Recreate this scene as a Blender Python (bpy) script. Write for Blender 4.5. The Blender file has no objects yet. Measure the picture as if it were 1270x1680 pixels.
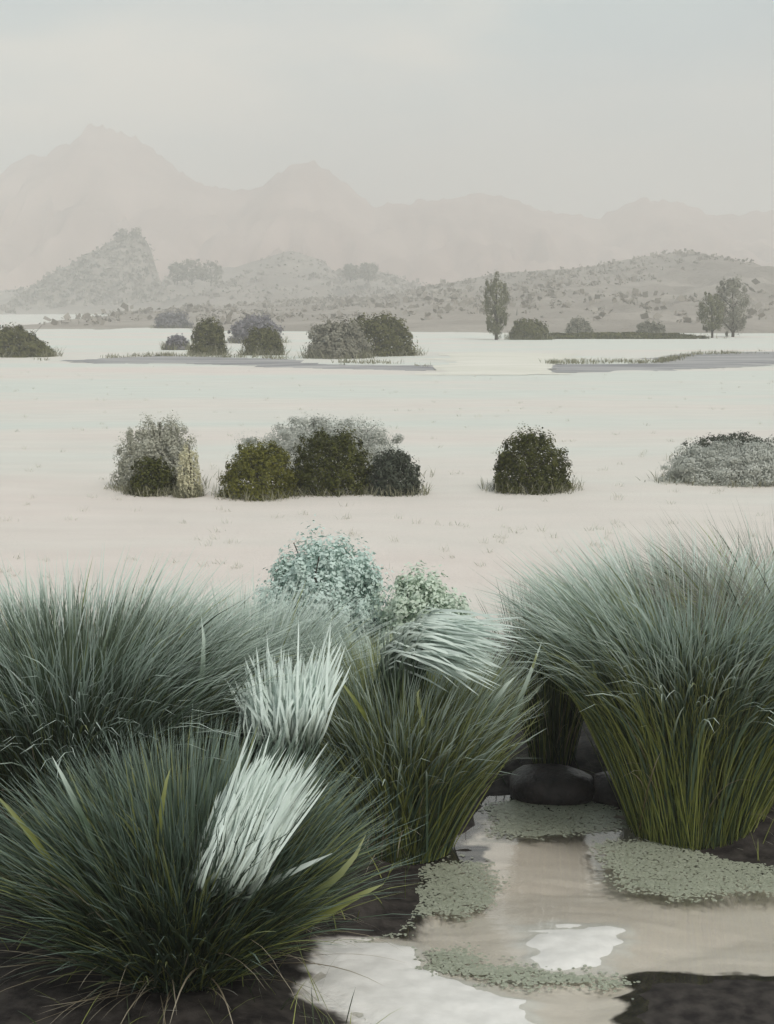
import bpy, math, random
import numpy as np
R = math.radians
scene = bpy.context.scene
col = scene.collection

# ------------------------------------------------------------------ camera
F, H, CX, HY = 2308.0, 2.6, 635.0, 500.0      # focal length in photo pixels, eye height, centre column, horizon row
cam_d = bpy.data.cameras.new('camera')
cam = bpy.data.objects.new('camera', cam_d); col.objects.link(cam)
cam.location = (0, 0, H); cam.rotation_euler = (R(90), 0, 0)
cam_d.sensor_fit = 'VERTICAL'; cam_d.sensor_height = 24.0; cam_d.lens = 24.0 * F / 1680.0
cam_d.shift_y = -(840.0 - HY) / 1680.0
cam_d.clip_start = 0.1; cam_d.clip_end = 20000
scene.camera = cam

# ------------------------------------------------------------------ sky, sun, exposure
SUN_EL, SUN_AZ = 46.0, 150.0                   # azimuth measured clockwise from the view direction
world = bpy.data.worlds.new('World'); scene.world = world; world.use_nodes = True
wn, wl = world.node_tree.nodes, world.node_tree.links
wn.clear()
sky = wn.new('ShaderNodeTexSky'); sky.sky_type = 'NISHITA'; sky.sun_disc = False
sky.sun_elevation = R(SUN_EL); sky.sun_rotation = R(SUN_AZ); sky.dust_density = 3.0; sky.air_density = 1.0
hs = wn.new('ShaderNodeHueSaturation'); hs.inputs['Saturation'].default_value = 0.7; hs.inputs['Hue'].default_value = 0.48
wl.new(sky.outputs[0], hs.inputs['Color'])
tc = wn.new('ShaderNodeTexCoord'); mp = wn.new('ShaderNodeMapping'); mp.inputs['Scale'].default_value = (1.2, 1.2, 3.0)
mp.inputs['Location'].default_value = (7.63, 6.37, 5.37)
nz = wn.new('ShaderNodeTexNoise'); nz.inputs['Scale'].default_value = 1.6; nz.inputs['Detail'].default_value = 5
wl.new(tc.outputs['Generated'], mp.inputs['Vector']); wl.new(mp.outputs[0], nz.inputs['Vector'])
cr = wn.new('ShaderNodeValToRGB'); cr.color_ramp.elements[0].position = 0.38; cr.color_ramp.elements[1].position = 0.60
cr.color_ramp.elements[0].color = (0.0, 0.0, 0.0, 1); cr.color_ramp.elements[1].color = (0.97, 0.97, 0.97, 1)
wl.new(nz.outputs['Fac'], cr.inputs['Fac'])
mx = wn.new('ShaderNodeMix'); mx.data_type = 'RGBA'
nz2 = wn.new('ShaderNodeTexNoise'); nz2.inputs['Scale'].default_value = 2.0; nz2.inputs['Detail'].default_value = 6
mp2 = wn.new('ShaderNodeMapping'); mp2.inputs['Scale'].default_value = (1.0, 1.0, 3.5); mp2.inputs['Location'].default_value = (6.76, 7.51, 0.18)
wl.new(tc.outputs['Generated'], mp2.inputs['Vector']); wl.new(mp2.outputs[0], nz2.inputs['Vector'])
cr2 = wn.new('ShaderNodeValToRGB'); cr2.color_ramp.elements[0].position = 0.42; cr2.color_ramp.elements[1].position = 0.58
cr2.color_ramp.elements[0].color = (0.38, 0.48, 0.51, 1); cr2.color_ramp.elements[1].color = (0.68, 0.645, 0.575, 1)
wl.new(nz2.outputs['Fac'], cr2.inputs['Fac'])
sc10 = wn.new('ShaderNodeVectorMath'); sc10.operation = 'SCALE'; sc10.inputs['Scale'].default_value = 10.0   # the thin overcast itself
wl.new(cr2.outputs[0], sc10.inputs[0]); wl.new(sc10.outputs[0], mx.inputs['B'])
wl.new(cr.outputs[0], mx.inputs['Factor']); wl.new(hs.outputs[0], mx.inputs['A'])
bg = wn.new('ShaderNodeBackground'); bg.inputs['Strength'].default_value = 0.1
wo = wn.new('ShaderNodeOutputWorld')
wl.new(mx.outputs['Result'], bg.inputs['Color']); wl.new(bg.outputs[0], wo.inputs['Surface'])

sun_d = bpy.data.lights.new('sun', 'SUN'); sun_d.energy = 1.5; sun_d.angle = R(10); sun_d.color = (1.0, 0.96, 0.91)
sun = bpy.data.objects.new('sun', sun_d); col.objects.link(sun)
from mathutils import Vector
_d = Vector((math.cos(R(SUN_EL)) * math.sin(R(SUN_AZ)), math.cos(R(SUN_EL)) * math.cos(R(SUN_AZ)), math.sin(R(SUN_EL))))
sun.rotation_euler = (-_d).to_track_quat('-Z', 'Y').to_euler()

vs = scene.view_settings
vs.view_transform = 'Standard'; vs.look = 'None'; vs.exposure = 0.45; vs.gamma = 1.0; vs.use_curve_mapping = False
scene.render.engine = 'CYCLES'
cy = scene.cycles
cy.use_denoising = True
cy.max_bounces = 8; cy.diffuse_bounces = 5; cy.glossy_bounces = 3; cy.transmission_bounces = 4; cy.volume_bounces = 2
cy.transparent_max_bounces = 8

# ------------------------------------------------------------------ helpers
def P(px, py, Y):                              # a photo pixel at a known distance
    return ((px - CX) * Y / F, Y, H - (py - HY) * Y / F)
def G(px, py, z=0.0):                          # a photo pixel on level ground at height z
    Y = F * (H - z) / (py - HY)
    return ((px - CX) * Y / F, Y)
PLAIN = 0.10                                   # height of the flats above the pond

def setp(o, label=None, cat=None, group=None, kind=None):
    if label: o['label'] = label
    if cat: o['category'] = cat
    if group: o['group'] = group
    if kind: o['kind'] = kind
    return o
def mesh_np(name, verts, faces, mat, parent=None, smooth=False, attrs=None):
    v = np.asarray(verts, dtype=np.float32); f = np.asarray(faces, dtype=np.int32)
    me = bpy.data.meshes.new(name)
    k = f.shape[1]
    me.vertices.add(len(v)); me.vertices.foreach_set('co', v.ravel())
    me.loops.add(f.size); me.loops.foreach_set('vertex_index', f.ravel())
    me.polygons.add(len(f)); me.polygons.foreach_set('loop_start', np.arange(0, f.size, k, dtype=np.int32))
    me.update(calc_edges=True)
    if smooth: me.polygons.foreach_set('use_smooth', np.ones(len(f), dtype=bool))
    for an, av in (attrs or {}).items():
        a = me.attributes.new(an, 'FLOAT', 'POINT'); a.data.foreach_set('value', np.asarray(av, dtype=np.float32))
    me.materials.append(mat)
    me.validate()
    o = bpy.data.objects.new(name, me); col.objects.link(o)
    if parent: o.parent = parent
    return o
def empty(name, loc):
    o = bpy.data.objects.new(name, None); o.empty_display_size = 0.2; o.location = loc; col.objects.link(o); return o
def join(parts):
    vs_, fs_, at, n = [], [], {}, 0
    for v, f, a in parts:
        vs_.append(v); fs_.append(f + n); n += len(v)
        for k, x in a.items(): at.setdefault(k, []).append(x)
    return np.concatenate(vs_), np.concatenate(fs_), {k: np.concatenate(x) for k, x in at.items()}

# cheap value noise used for geometry
_nr = np.random.default_rng(5).random((64, 64))
def vnoise(x, y):
    xi = np.floor(x).astype(int); yi = np.floor(y).astype(int); fx = x - xi; fy = y - yi
    fx = fx * fx * (3 - 2 * fx); fy = fy * fy * (3 - 2 * fy)
    a = _nr[xi % 64, yi % 64]; b = _nr[(xi + 1) % 64, yi % 64]; c = _nr[xi % 64, (yi + 1) % 64]; d = _nr[(xi + 1) % 64, (yi + 1) % 64]
    return (a * (1 - fx) + b * fx) * (1 - fy) + (c * (1 - fx) + d * fx) * fy
def fbm(x, y, o=4):
    s, a = 0, 0.5
    for _ in range(o):
        s = s + a * (vnoise(x, y) - 0.5); x = x * 2.03 + 7.1; y = y * 2.03 + 3.7; a *= 0.5
    return s
def poly_dist(x, y, poly):                     # signed distance, positive inside
    p = np.asarray(poly, float); q = np.roll(p, -1, 0)
    d2 = np.full(x.shape, 1e18); ins = np.zeros(x.shape, bool)
    for (ax, ay), (bx, by) in zip(p, q):
        ex, ey = bx - ax, by - ay
        t = np.clip(((x - ax) * ex + (y - ay) * ey) / (ex * ex + ey * ey + 1e-12), 0, 1)
        d2 = np.minimum(d2, (x - ax - t * ex) ** 2 + (y - ay - t * ey) ** 2)
        c = ((ay > y) != (by > y)) & (x < ex * (y - ay) / (ey if ey else 1e-12) + ax)
        ins ^= c
    d = np.sqrt(d2)
    return np.where(ins, d, -d)

# ------------------------------------------------------------------ materials
def mat_new(name):
    m = bpy.data.materials.new(name); m.use_nodes = True
    nt = m.node_tree; b = nt.nodes['Principled BSDF']; return m, nt.nodes, nt.links, b
def ramp(n, stops):
    r = n.new('ShaderNodeValToRGB'); e = r.color_ramp.elements
    while len(e) < len(stops): e.new(0.5)
    for i, (p, c) in enumerate(stops): e[i].position = p; e[i].color = (*c, 1)
    return r
def mixrgb(n, l, fac, a, b, mode='MIX'):
    m = n.new('ShaderNodeMix'); m.data_type = 'RGBA'; m.blend_type = mode
    for s, x in (('Factor', fac), ('A', a), ('B', b)):
        if hasattr(x, 'links') or hasattr(x, 'is_linked'): l.new(x, m.inputs[s])
        elif isinstance(x, tuple): m.inputs[s].default_value = (*x, 1)
        else: m.inputs[s].default_value = x
    return m.outputs['Result']
def noise(n, l, scale, detail=4, stretch=None, rough=0.55):
    t = n.new('ShaderNodeNewGeometry') ; t2 = n.new('ShaderNodeMapping')
    l.new(t.outputs['Position'], t2.inputs['Vector'])
    if stretch: t2.inputs['Scale'].default_value = stretch
    z = n.new('ShaderNodeTexNoise'); z.inputs['Scale'].default_value = scale; z.inputs['Detail'].default_value = detail
    z.inputs['Roughness'].default_value = rough
    l.new(t2.outputs[0], z.inputs['Vector']); return z.outputs['Fac']
def attr(n, name):
    a = n.new('ShaderNodeAttribute'); a.attribute_name = name; return a.outputs['Fac']
def bump(n, l, b, h, strength, dist):
    u = n.new('ShaderNodeBump'); u.inputs['Strength'].default_value = strength; u.inputs['Distance'].default_value = dist
    l.new(h, u.inputs['Height']); l.new(u.outputs[0], b.inputs['Normal'])

def mat_leaf(name, c0, c1, tip=None, tip_from=0.55, tip_to=1.0, trans=0.15, rough=0.55, spec=0.3):
    """leaf or blade colour: each leaf somewhere between c0 and c1, blades bleaching towards the tip"""
    m, n, l, b = mat_new(name)
    c = mixrgb(n, l, attr(n, 'tint'), c0, c1)
    if tip:
        mr = n.new('ShaderNodeMapRange'); mr.interpolation_type = 'SMOOTHSTEP'
        mr.inputs['From Min'].default_value = tip_from; mr.inputs['From Max'].default_value = tip_to
        l.new(attr(n, 'along'), mr.inputs['Value'])
        c = mixrgb(n, l, mr.outputs[0], c, tip)
    l.new(c, b.inputs['Base Color']); b.inputs['Roughness'].default_value = rough; b.inputs['Specular IOR Level'].default_value = spec
    if trans:
        tr = n.new('ShaderNodeBsdfTranslucent'); l.new(c, tr.inputs['Color'])
        ms = n.new('ShaderNodeMixShader'); ms.inputs[0].default_value = trans
        out = n['Material Output']
        l.new(b.outputs[0], ms.inputs[1]); l.new(tr.outputs[0], ms.inputs[2]); l.new(ms.outputs[0], out.inputs['Surface'])
    return m
def mat_plain(name, c0, c1, scale, rough=0.9, spec=0.2, stretch=None, bs=0.0, bd=0.01, bscale=None):
    m, n, l, b = mat_new(name)
    z = noise(n, l, scale, 5, stretch)
    r = ramp(n, [(0.36, c0), (0.64, c1)]); l.new(z, r.inputs['Fac']); l.new(r.outputs[0], b.inputs['Base Color'])
    b.inputs['Roughness'].default_value = rough; b.inputs['Specular IOR Level'].default_value = spec
    if bs: bump(n, l, b, noise(n, l, bscale or scale * 4, 5, stretch), bs, bd)
    return m

# pale silt flats, dark peat round the pond ('peat'), sky glints painted as whiter bars ('bar'), pink silt on the pond bed ('bed')
def mat_ground():
    m, n, l, b = mat_new('ground')
    z1 = noise(n, l, 0.16, 4, (0.22, 1.0, 1.0)); z2 = noise(n, l, 1.3, 6, (0.5, 1.4, 1.0)); z3 = noise(n, l, 14, 5); z4 = noise(n, l, 60, 4)
    r1 = ramp(n, [(0.36, (0.75, 0.645, 0.58)), (0.5, (0.73, 0.70, 0.625)), (0.64, (0.635, 0.715, 0.645))])
    gp = n.new('ShaderNodeNewGeometry'); sx = n.new('ShaderNodeSeparateXYZ'); l.new(gp.outputs['Position'], sx.inputs[0])      # pinker silt round the marsh edge, greener farther out
    my = n.new('ShaderNodeMapRange'); my.inputs['From Min'].default_value = 12; my.inputs['From Max'].default_value = 32; my.inputs['To Min'].default_value = -.11; my.inputs['To Max'].default_value = .07
    l.new(sx.outputs['Y'], my.inputs['Value']); sm = n.new('ShaderNodeMath'); l.new(z1, sm.inputs[0]); l.new(my.outputs[0], sm.inputs[1]); l.new(sm.outputs[0], r1.inputs['Fac'])
    c = mixrgb(n, l, 0.4, r1.outputs[0], mixrgb(n, l, z2, (0.44, 0.42, 0.375), (0.86, 0.83, 0.765)))
    c = mixrgb(n, l, 0.25, c, mixrgb(n, l, z4, (0.40, 0.37, 0.32), (0.92, 0.90, 0.86)))
    rb = ramp(n, [(0.36, (0.82, 0.755, 0.68)), (0.64, (0.88, 0.84, 0.775))]); l.new(z2, rb.inputs['Fac'])
    c = mixrgb(n, l, attr(n, 'bed'), c, mixrgb(n, l, 0.16, rb.outputs[0], mixrgb(n, l, z4, (0.40, 0.36, 0.31), (0.90, 0.86, 0.80))))
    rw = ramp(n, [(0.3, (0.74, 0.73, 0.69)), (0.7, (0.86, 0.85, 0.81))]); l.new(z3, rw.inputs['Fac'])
    def edge(name, lo, hi):                                       # ragged rim of a patch
        ad = n.new('ShaderNodeMath'); ad.operation = 'MULTIPLY_ADD'; ad.inputs[1].default_value = 0.9; l.new(z3, ad.inputs[0])
        sb = n.new('ShaderNodeMath'); sb.operation = 'SUBTRACT'; l.new(attr(n, name), sb.inputs[0]); sb.inputs[1].default_value = 0.45; l.new(sb.outputs[0], ad.inputs[2])
        mr = n.new('ShaderNodeMapRange'); mr.interpolation_type = 'SMOOTHSTEP'; mr.inputs['From Min'].default_value = lo; mr.inputs['From Max'].default_value = hi
        l.new(ad.outputs[0], mr.inputs['Value']); return mr.outputs[0]
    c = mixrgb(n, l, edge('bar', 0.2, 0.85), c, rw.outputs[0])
    r3 = ramp(n, [(0.36, (0.018, 0.015, 0.014)), (0.64, (0.058, 0.051, 0.045))]); l.new(z3, r3.inputs['Fac'])
    c = mixrgb(n, l, edge('peat', 0.2, 0.8), c, r3.outputs[0])
    l.new(c, b.inputs['Base Color']); b.inputs['Roughness'].default_value = 0.8; b.inputs['Specular IOR Level'].default_value = 0.25
    bm_ = n.new('ShaderNodeMath'); bm_.operation = 'MULTIPLY'; iv = n.new('ShaderNodeMath'); iv.operation = 'MULTIPLY_ADD'
    l.new(attr(n, 'bed'), iv.inputs[0]); iv.inputs[1].default_value = -.85; iv.inputs[2].default_value = 1.0
    l.new(noise(n, l, 22, 6, (0.8, 1.1, 1.0), .65), bm_.inputs[0]); l.new(iv.outputs[0], bm_.inputs[1])
    bump(n, l, b, bm_.outputs[0], 0.5, 0.025)
    return m
def mat_water():
    m, n, l, b = mat_new('clear_water'); n.remove(b)
    bp = n.new('ShaderNodeBump'); bp.inputs['Strength'].default_value = 0.15; bp.inputs['Distance'].default_value = 0.02
    l.new(noise(n, l, 5.0, 3, (0.45, 2.2, 1.0)), bp.inputs['Height'])
    fr = n.new('ShaderNodeFresnel'); 
    ge = n.new('ShaderNodeNewGeometry'); im = n.new('ShaderNodeMapRange')      # same reflectance from above and, unrefracted, from below
    im.inputs['To Min'].default_value = 2.5; im.inputs['To Max'].default_value = 1 / 2.5
    l.new(ge.outputs['Backfacing'], im.inputs['Value']); l.new(im.outputs[0], fr.inputs['IOR']); l.new(bp.outputs[0], fr.inputs['Normal'])
    tr = n.new('ShaderNodeBsdfTransparent'); tr.inputs['Color'].default_value = (0.97, 0.965, 0.94, 1)
    gl_ = n.new('ShaderNodeBsdfGlossy'); gl_.inputs['Roughness'].default_value = 0.03; l.new(bp.outputs[0], gl_.inputs['Normal'])
    ms = n.new('ShaderNodeMixShader'); l.new(fr.outputs[0], ms.inputs[0]); l.new(tr.outputs[0], ms.inputs[1]); l.new(gl_.outputs[0], ms.inputs[2])
    l.new(ms.outputs[0], n['Material Output'].inputs['Surface'])
    return m
M = {}
M['ground'] = mat_ground(); M['water'] = mat_water()
M['mud'] = mat_plain('dark_mud', (0.018, 0.015, 0.016), (0.045, 0.040, 0.038), 9, 0.5, 0.4, (0.5, 1.6, 1), 0.5, 0.02, 30)
M['silt'] = mat_plain('pale_silt', (0.66, 0.66, 0.62), (0.78, 0.77, 0.72), 7, 0.8, 0.2, (0.6, 1.5, 1), 0.35, 0.01, 40)
M['channel'] = mat_plain('violet_mud', (0.19, 0.19, 0.20), (0.42, 0.41, 0.40), 0.5, 0.6, 0.3, (0.3, 1.5, 1))
M['bright'] = mat_plain('yellow_silt', (0.66, 0.65, 0.56), (0.76, 0.74, 0.66), 0.5, 0.8, 0.2, (0.3, 1.5, 1))
M['rock'] = mat_plain('wet_rock', (0.012, 0.009, 0.010), (0.040, 0.032, 0.030), 14, 0.45, 0.5, None, 0.6, 0.02, 40)
M['mountain'] = mat_plain('pink_mountain', (0.36, 0.25, 0.205), (0.50, 0.37, 0.31), 0.02, 0.95, 0.1, None, 0.6, 2.0, 0.1)
M['hill'] = mat_plain('scrub_hill', (0.28, 0.25, 0.215), (0.38, 0.345, 0.30), 0.06, 0.95, 0.1, None, 0.8, 1.0, 0.5)
M['bark'] = mat_plain('bark', (0.035, 0.028, 0.020), (0.08, 0.065, 0.05), 20, 0.9, 0.2)

# ------------------------------------------------------------------ the ground and the pond
pond_px = [(800, 1306), (762, 1350), (715, 1384), (690, 1420), (688, 1470), (650, 1532), (548, 1548), (505, 1612), (600, 1690), (640, 1850),
           (560, 2300), (1900, 2300), (1800, 1500), (1500, 1440), (1330, 1428), (1200, 1416), (1150, 1396), (1128, 1345), (1092, 1304), (940, 1298)]
POND = [G(px, py) for px, py in pond_px]
MUD_BARS = [[(1036, 1600), (1100, 1592), (1300, 1598), (1420, 1640), (1400, 1760), (1180, 1760), (1030, 1700), (1030, 1640)],
            [(600, 1392), (690, 1382), (800, 1386), (800, 1408), (700, 1416), (690, 1452), (600, 1455)]]
GLINT_BARS = [[(843, 1520), (930, 1513), (1030, 1522), (1024, 1560), (990, 1592), (900, 1598), (862, 1570)],  # sky glints on the pond, put into the ground as low white bars
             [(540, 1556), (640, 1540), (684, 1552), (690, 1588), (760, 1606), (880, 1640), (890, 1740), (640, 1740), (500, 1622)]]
def streaky(x, y, s=5.0): return 1.6 * fbm(x * s, y * s, 4) + 2.4 * fbm(x * s * .7 + 9, y * s * 4, 4)
def bar_d(x, y, bars): return np.max([poly_dist(x, y, [G(*p) for p in b]) for b in bars], 0) + 0.05 * streaky(x, y)
def shore_d(x, y): return -poly_dist(x, y, POND) + 0.14 * fbm(x * 3.0, y * 3.0, 4)
def ground_z(x, y):
    d = shore_d(x, y)                                              # metres outside the shore
    up = np.clip(d / 0.45, 0, 1); up = up * up * (3 - 2 * up)
    z = np.where(d > 0, up * PLAIN + 0.004, np.maximum(d * 0.35 + 0.004, -0.09) + 0.02 * fbm(x * 2, y * 3, 2))
    near = np.exp(-np.maximum(np.hypot(x, y - 6) - 3, 0) / 6)
    z = z + np.where(d > 0.05, 0.05 * fbm(x * 2.2, y * 2.2, 4) * np.clip((d - 0.05) * 4, 0, 1) * (0.25 + near), 0)
    z = z + np.where(y > 10, 0.10 * fbm(x * .35, y * .35, 3) * np.clip((y - 10) / 4, 0, 1) * np.exp(-np.maximum(y - 30, 0) / 25), 0)
    for bars, h in ((MUD_BARS, .012), (GLINT_BARS, .010)):
        db = bar_d(x, y, bars) + (.04 if bars is GLINT_BARS else 0)
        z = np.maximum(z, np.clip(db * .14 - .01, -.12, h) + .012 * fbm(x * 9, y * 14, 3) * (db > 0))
    return z
def steps(a, b, fine, grow):                                       # fine spacing between a and b, then growing outwards to 2 km
    c = list(np.arange(a, b, fine)); s = fine
    while c[-1] < 2000: s *= grow; c.append(c[-1] + s)
    s = fine; lo = []
    x = a
    while x > -2000: s *= grow; x -= s; lo.append(x)
    return np.array(lo[::-1] + c)
xs = steps(-2.4, 2.6, 0.02, 1.12); ys = steps(4.6, 8.6, 0.02, 1.12)
ys = np.concatenate([[-2000, -400, -80], ys[ys > -20]])
gx, gy = np.meshgrid(xs, ys); gz = ground_z(gx, gy)
edge = gy + 1.2 * fbm(gx * 0.8, gy * 0.8, 4) + 0.05 * np.abs(gx)
sd_ = shore_d(gx, gy)
peat = np.clip((11.2 - edge) / 1.2, 0, 1) * np.clip((sd_ + .16) / .16, 0, 1)
peat = np.maximum(peat, np.clip(bar_d(gx, gy, MUD_BARS) / .06 + .7, 0, 1))
sb_ = bar_d(gx, gy, GLINT_BARS) + .03; bar = np.clip(sb_ / .16 + .45, 0, 1); peat = peat * (1 - np.clip(sb_ / .12 + .5, 0, 1))
bed = np.clip(-sd_ / .1, 0, 1)
nx, ny = len(xs), len(ys)
idx = np.arange(nx * ny).reshape(ny, nx)
gf = np.stack([idx[:-1, :-1], idx[:-1, 1:], idx[1:, 1:], idx[1:, :-1]], -1).reshape(-1, 4)
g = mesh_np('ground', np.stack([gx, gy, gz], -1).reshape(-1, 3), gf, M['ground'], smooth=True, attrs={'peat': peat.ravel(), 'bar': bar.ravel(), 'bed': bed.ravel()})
setp(g, 'pale silt flats with dark peat round the pond', kind='structure')

pw = [(-1.5, 2.0), (5.2, 2.0), (5.2, 7.9), (-1.5, 7.9)]
w = mesh_np('pond_water', [(x, y, 0.0) for x, y in pw], [[0, 1, 2, 3]], M['water'])
setp(w, 'still pale silty water of the pond', kind='structure')

def mound(name, outline, h, mat, res=0.03, slope=0.18, wob=0.06, nscale=5.0, smooth=True, z0=0.0, rough=0.3):
    """a low bar with an uneven rim, on the water or on the flats"""
    o = np.asarray(outline); x0, y0 = o.min(0) - 3 * res; x1, y1 = o.max(0) + 3 * res
    ax = np.arange(x0, x1 + res, res); ay = np.arange(y0, y1 + res, res)
    mx_, my_ = np.meshgrid(ax, ay)
    d = poly_dist(mx_, my_, outline) + wob * (1.6 * fbm(mx_ * nscale, my_ * nscale, 4) + 2.4 * fbm(mx_ * nscale * .7 + 9, my_ * nscale * 4, 4))
    z = np.clip(d * slope, -0.02, h) + h * rough * fbm(mx_ * nscale * 2, my_ * nscale * 2, 3) * (d > 0)
    ii = np.arange(mx_.size).reshape(mx_.shape)
    f = np.stack([ii[:-1, :-1], ii[:-1, 1:], ii[1:, 1:], ii[1:, :-1]], -1).reshape(-1, 4)
    keep = (d.ravel()[f] > -res * 1.5).any(1); f = f[keep]
    u, inv = np.unique(f, return_inverse=True)
    v = np.stack([mx_, my_, z + z0], -1).reshape(-1, 3)[u]
    return mesh_np(name, v, inv.reshape(-1, 4), mat, smooth=smooth)
def gl(pts, z=0.0): return [G(a, b, z) for a, b in pts]

# far channels and bright strip on the flats
for nm, pts, mt, lab in [
    ('mud_channel', [(130, 592), (260, 584), (420, 588), (560, 598), (690, 601), (690, 607), (520, 604), (330, 598), (150, 597)], 'channel', 'thin violet grey mud channel below the far round bushes'),
    ('mud_channel', [(905, 598), (1080, 596), (1140, 584), (1290, 579), (1290, 600), (1100, 608), (910, 611)], 'channel', 'violet grey mud channel below the tall columnar tree'),
    ('silt_strip', [(735, 586), (800, 578), (905, 582), (905, 613), (735, 613)], 'bright', 'pale yellow silt strip between two violet channels')]:
    o = mound(nm, gl(pts, PLAIN), 0.02, M[mt], res=0.4, slope=0.05, wob=1.6, nscale=0.12, z0=PLAIN + 0.03)
    setp(o, lab, 'channel' if nm == 'mud_channel' else 'silt strip', kind='structure')

# ------------------------------------------------------------------ hills and mountains
SCRUB = []
def ridge(name, prof, Yr, Yfront, Yback, mat, label, step=9, rough=1.0, seed=0.0, conc=1.25, scrub=0, foot=1.5):
    px = np.arange(prof[0][0], prof[-1][0] + step, step)
    py = np.interp(px, [p[0] for p in prof], [p[1] for p in prof])
    k = np.ones(5) / 5; pys = np.convolve(np.pad(py, 2, 'edge'), k, 'valid'); py = 0.5 * py + 0.5 * pys
    X = (px - CX) * Yr / F; Z = H - (py - HY) * Yr / F
    rows = []
    S = np.concatenate([np.linspace(0, 1, 26), np.linspace(1, 0, 10)[1:]])
    for i, s in enumerate(S):
        front = i < 26
        Y = Yfront + (Yr - Yfront) * s if front else Yr + (Yback - Yr) * (1 - s)
        sc = 30.0 / Yr
        spur = np.abs(fbm(X * sc * 1.2 + seed, np.full_like(X, Y * sc * 0.5 + seed), 5))
        z = (Z + foot) * s ** conc - foot + (-spur * 1.1 * rough * (Z + 1.5) * s * (1 - s) * 2 if front else 0)
        z = z + rough * 0.05 * fbm(X * sc * 9, np.full_like(X, Y * sc * 9), 3) * (Z + 2) * s
        rows.append(np.stack([X, np.full_like(X, Y), z], -1))
    v = np.array(rows); r, c = v.shape[:2]
    ii = np.arange(r * c).reshape(r, c)
    f = np.stack([ii[:-1, :-1], ii[:-1, 1:], ii[1:, 1:], ii[1:, :-1]], -1).reshape(-1, 4)
    o = mesh_np(name, v.reshape(-1, 3), f, mat, smooth=True)
    if scrub:
        rg = np.random.default_rng(int(seed * 10) + 3); q = v[:26]
        a_ = rg.random(scrub) ** .7 * 24.99; b_ = rg.random(scrub) * (c - 1.01); i0, j0 = a_.astype(int), b_.astype(int); fa, fb = (a_ - i0)[:, None], (b_ - j0)[:, None]
        p = (q[i0, j0] * (1 - fa) + q[i0 + 1, j0] * fa) * (1 - fb) + (q[i0, j0 + 1] * (1 - fa) + q[i0 + 1, j0 + 1] * fa) * fb
        keep = (fbm(p[:, 0] * 18 / Yr, p[:, 1] * 18 / Yr, 3) > -.02) & (p[:, 2] > .3); p = p[keep]
        SCRUB.append((name, p, Yr))
    return setp(o, label, kind='structure')
ridge('mountain', [(-1500, 330), (-900, 300), (-500, 260), (-200, 305), (0, 285), (40, 256), (82, 252), (160, 203), (210, 218), (300, 284), (350, 308), (410, 314),
                   (480, 270), (520, 264), (560, 294), (610, 338), (700, 330), (780, 318), (850, 328), (900, 348), (980, 358), (1050, 325), (1110, 330),
                   (1180, 355), (1270, 345), (1500, 310), (1900, 350), (2600, 330)], 950, 560, 1300, M['mountain'], 'pinkish peaked mountain range fading in haze', step=6, seed=3.0, rough=1.7)
ridge('hill', [(-1200, 455), (-600, 470), (0, 476), (270, 464), (300, 446), (330, 440), (390, 438), (430, 424), (480, 411), (530, 428), (548, 446), (600, 436), (640, 450),
               (695, 470), (760, 480), (900, 492)], 480, 330, 620, M['hill'], 'long grey scrub hill with rounded humps before the mountains', step=5, seed=8.0, rough=1.3, scrub=5000)
ridge('hill', [(20, 500), (60, 466), (100, 442), (150, 415), (195, 388), (232, 384), (248, 410), (262, 462), (272, 500)], 430, 390, 470, M['hill'],
      'steep grey knoll with a blunt notched top', step=3, rough=0.9, seed=1.0, scrub=1500)
ridge('hill', [(330, 503), (400, 499), (560, 490), (640, 486), (700, 469), (760, 460), (830, 447), (950, 440), (1040, 424), (1110, 413), (1160, 424), (1185, 448), (1270, 460),
               (1420, 452), (1700, 430), (2200, 470)], 330, 118, 470, M['hill'], 'broad grey slope rising behind the tall columnar tree', step=5, seed=5.5, rough=1.0, scrub=4500, conc=.85, foot=.3)

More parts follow.
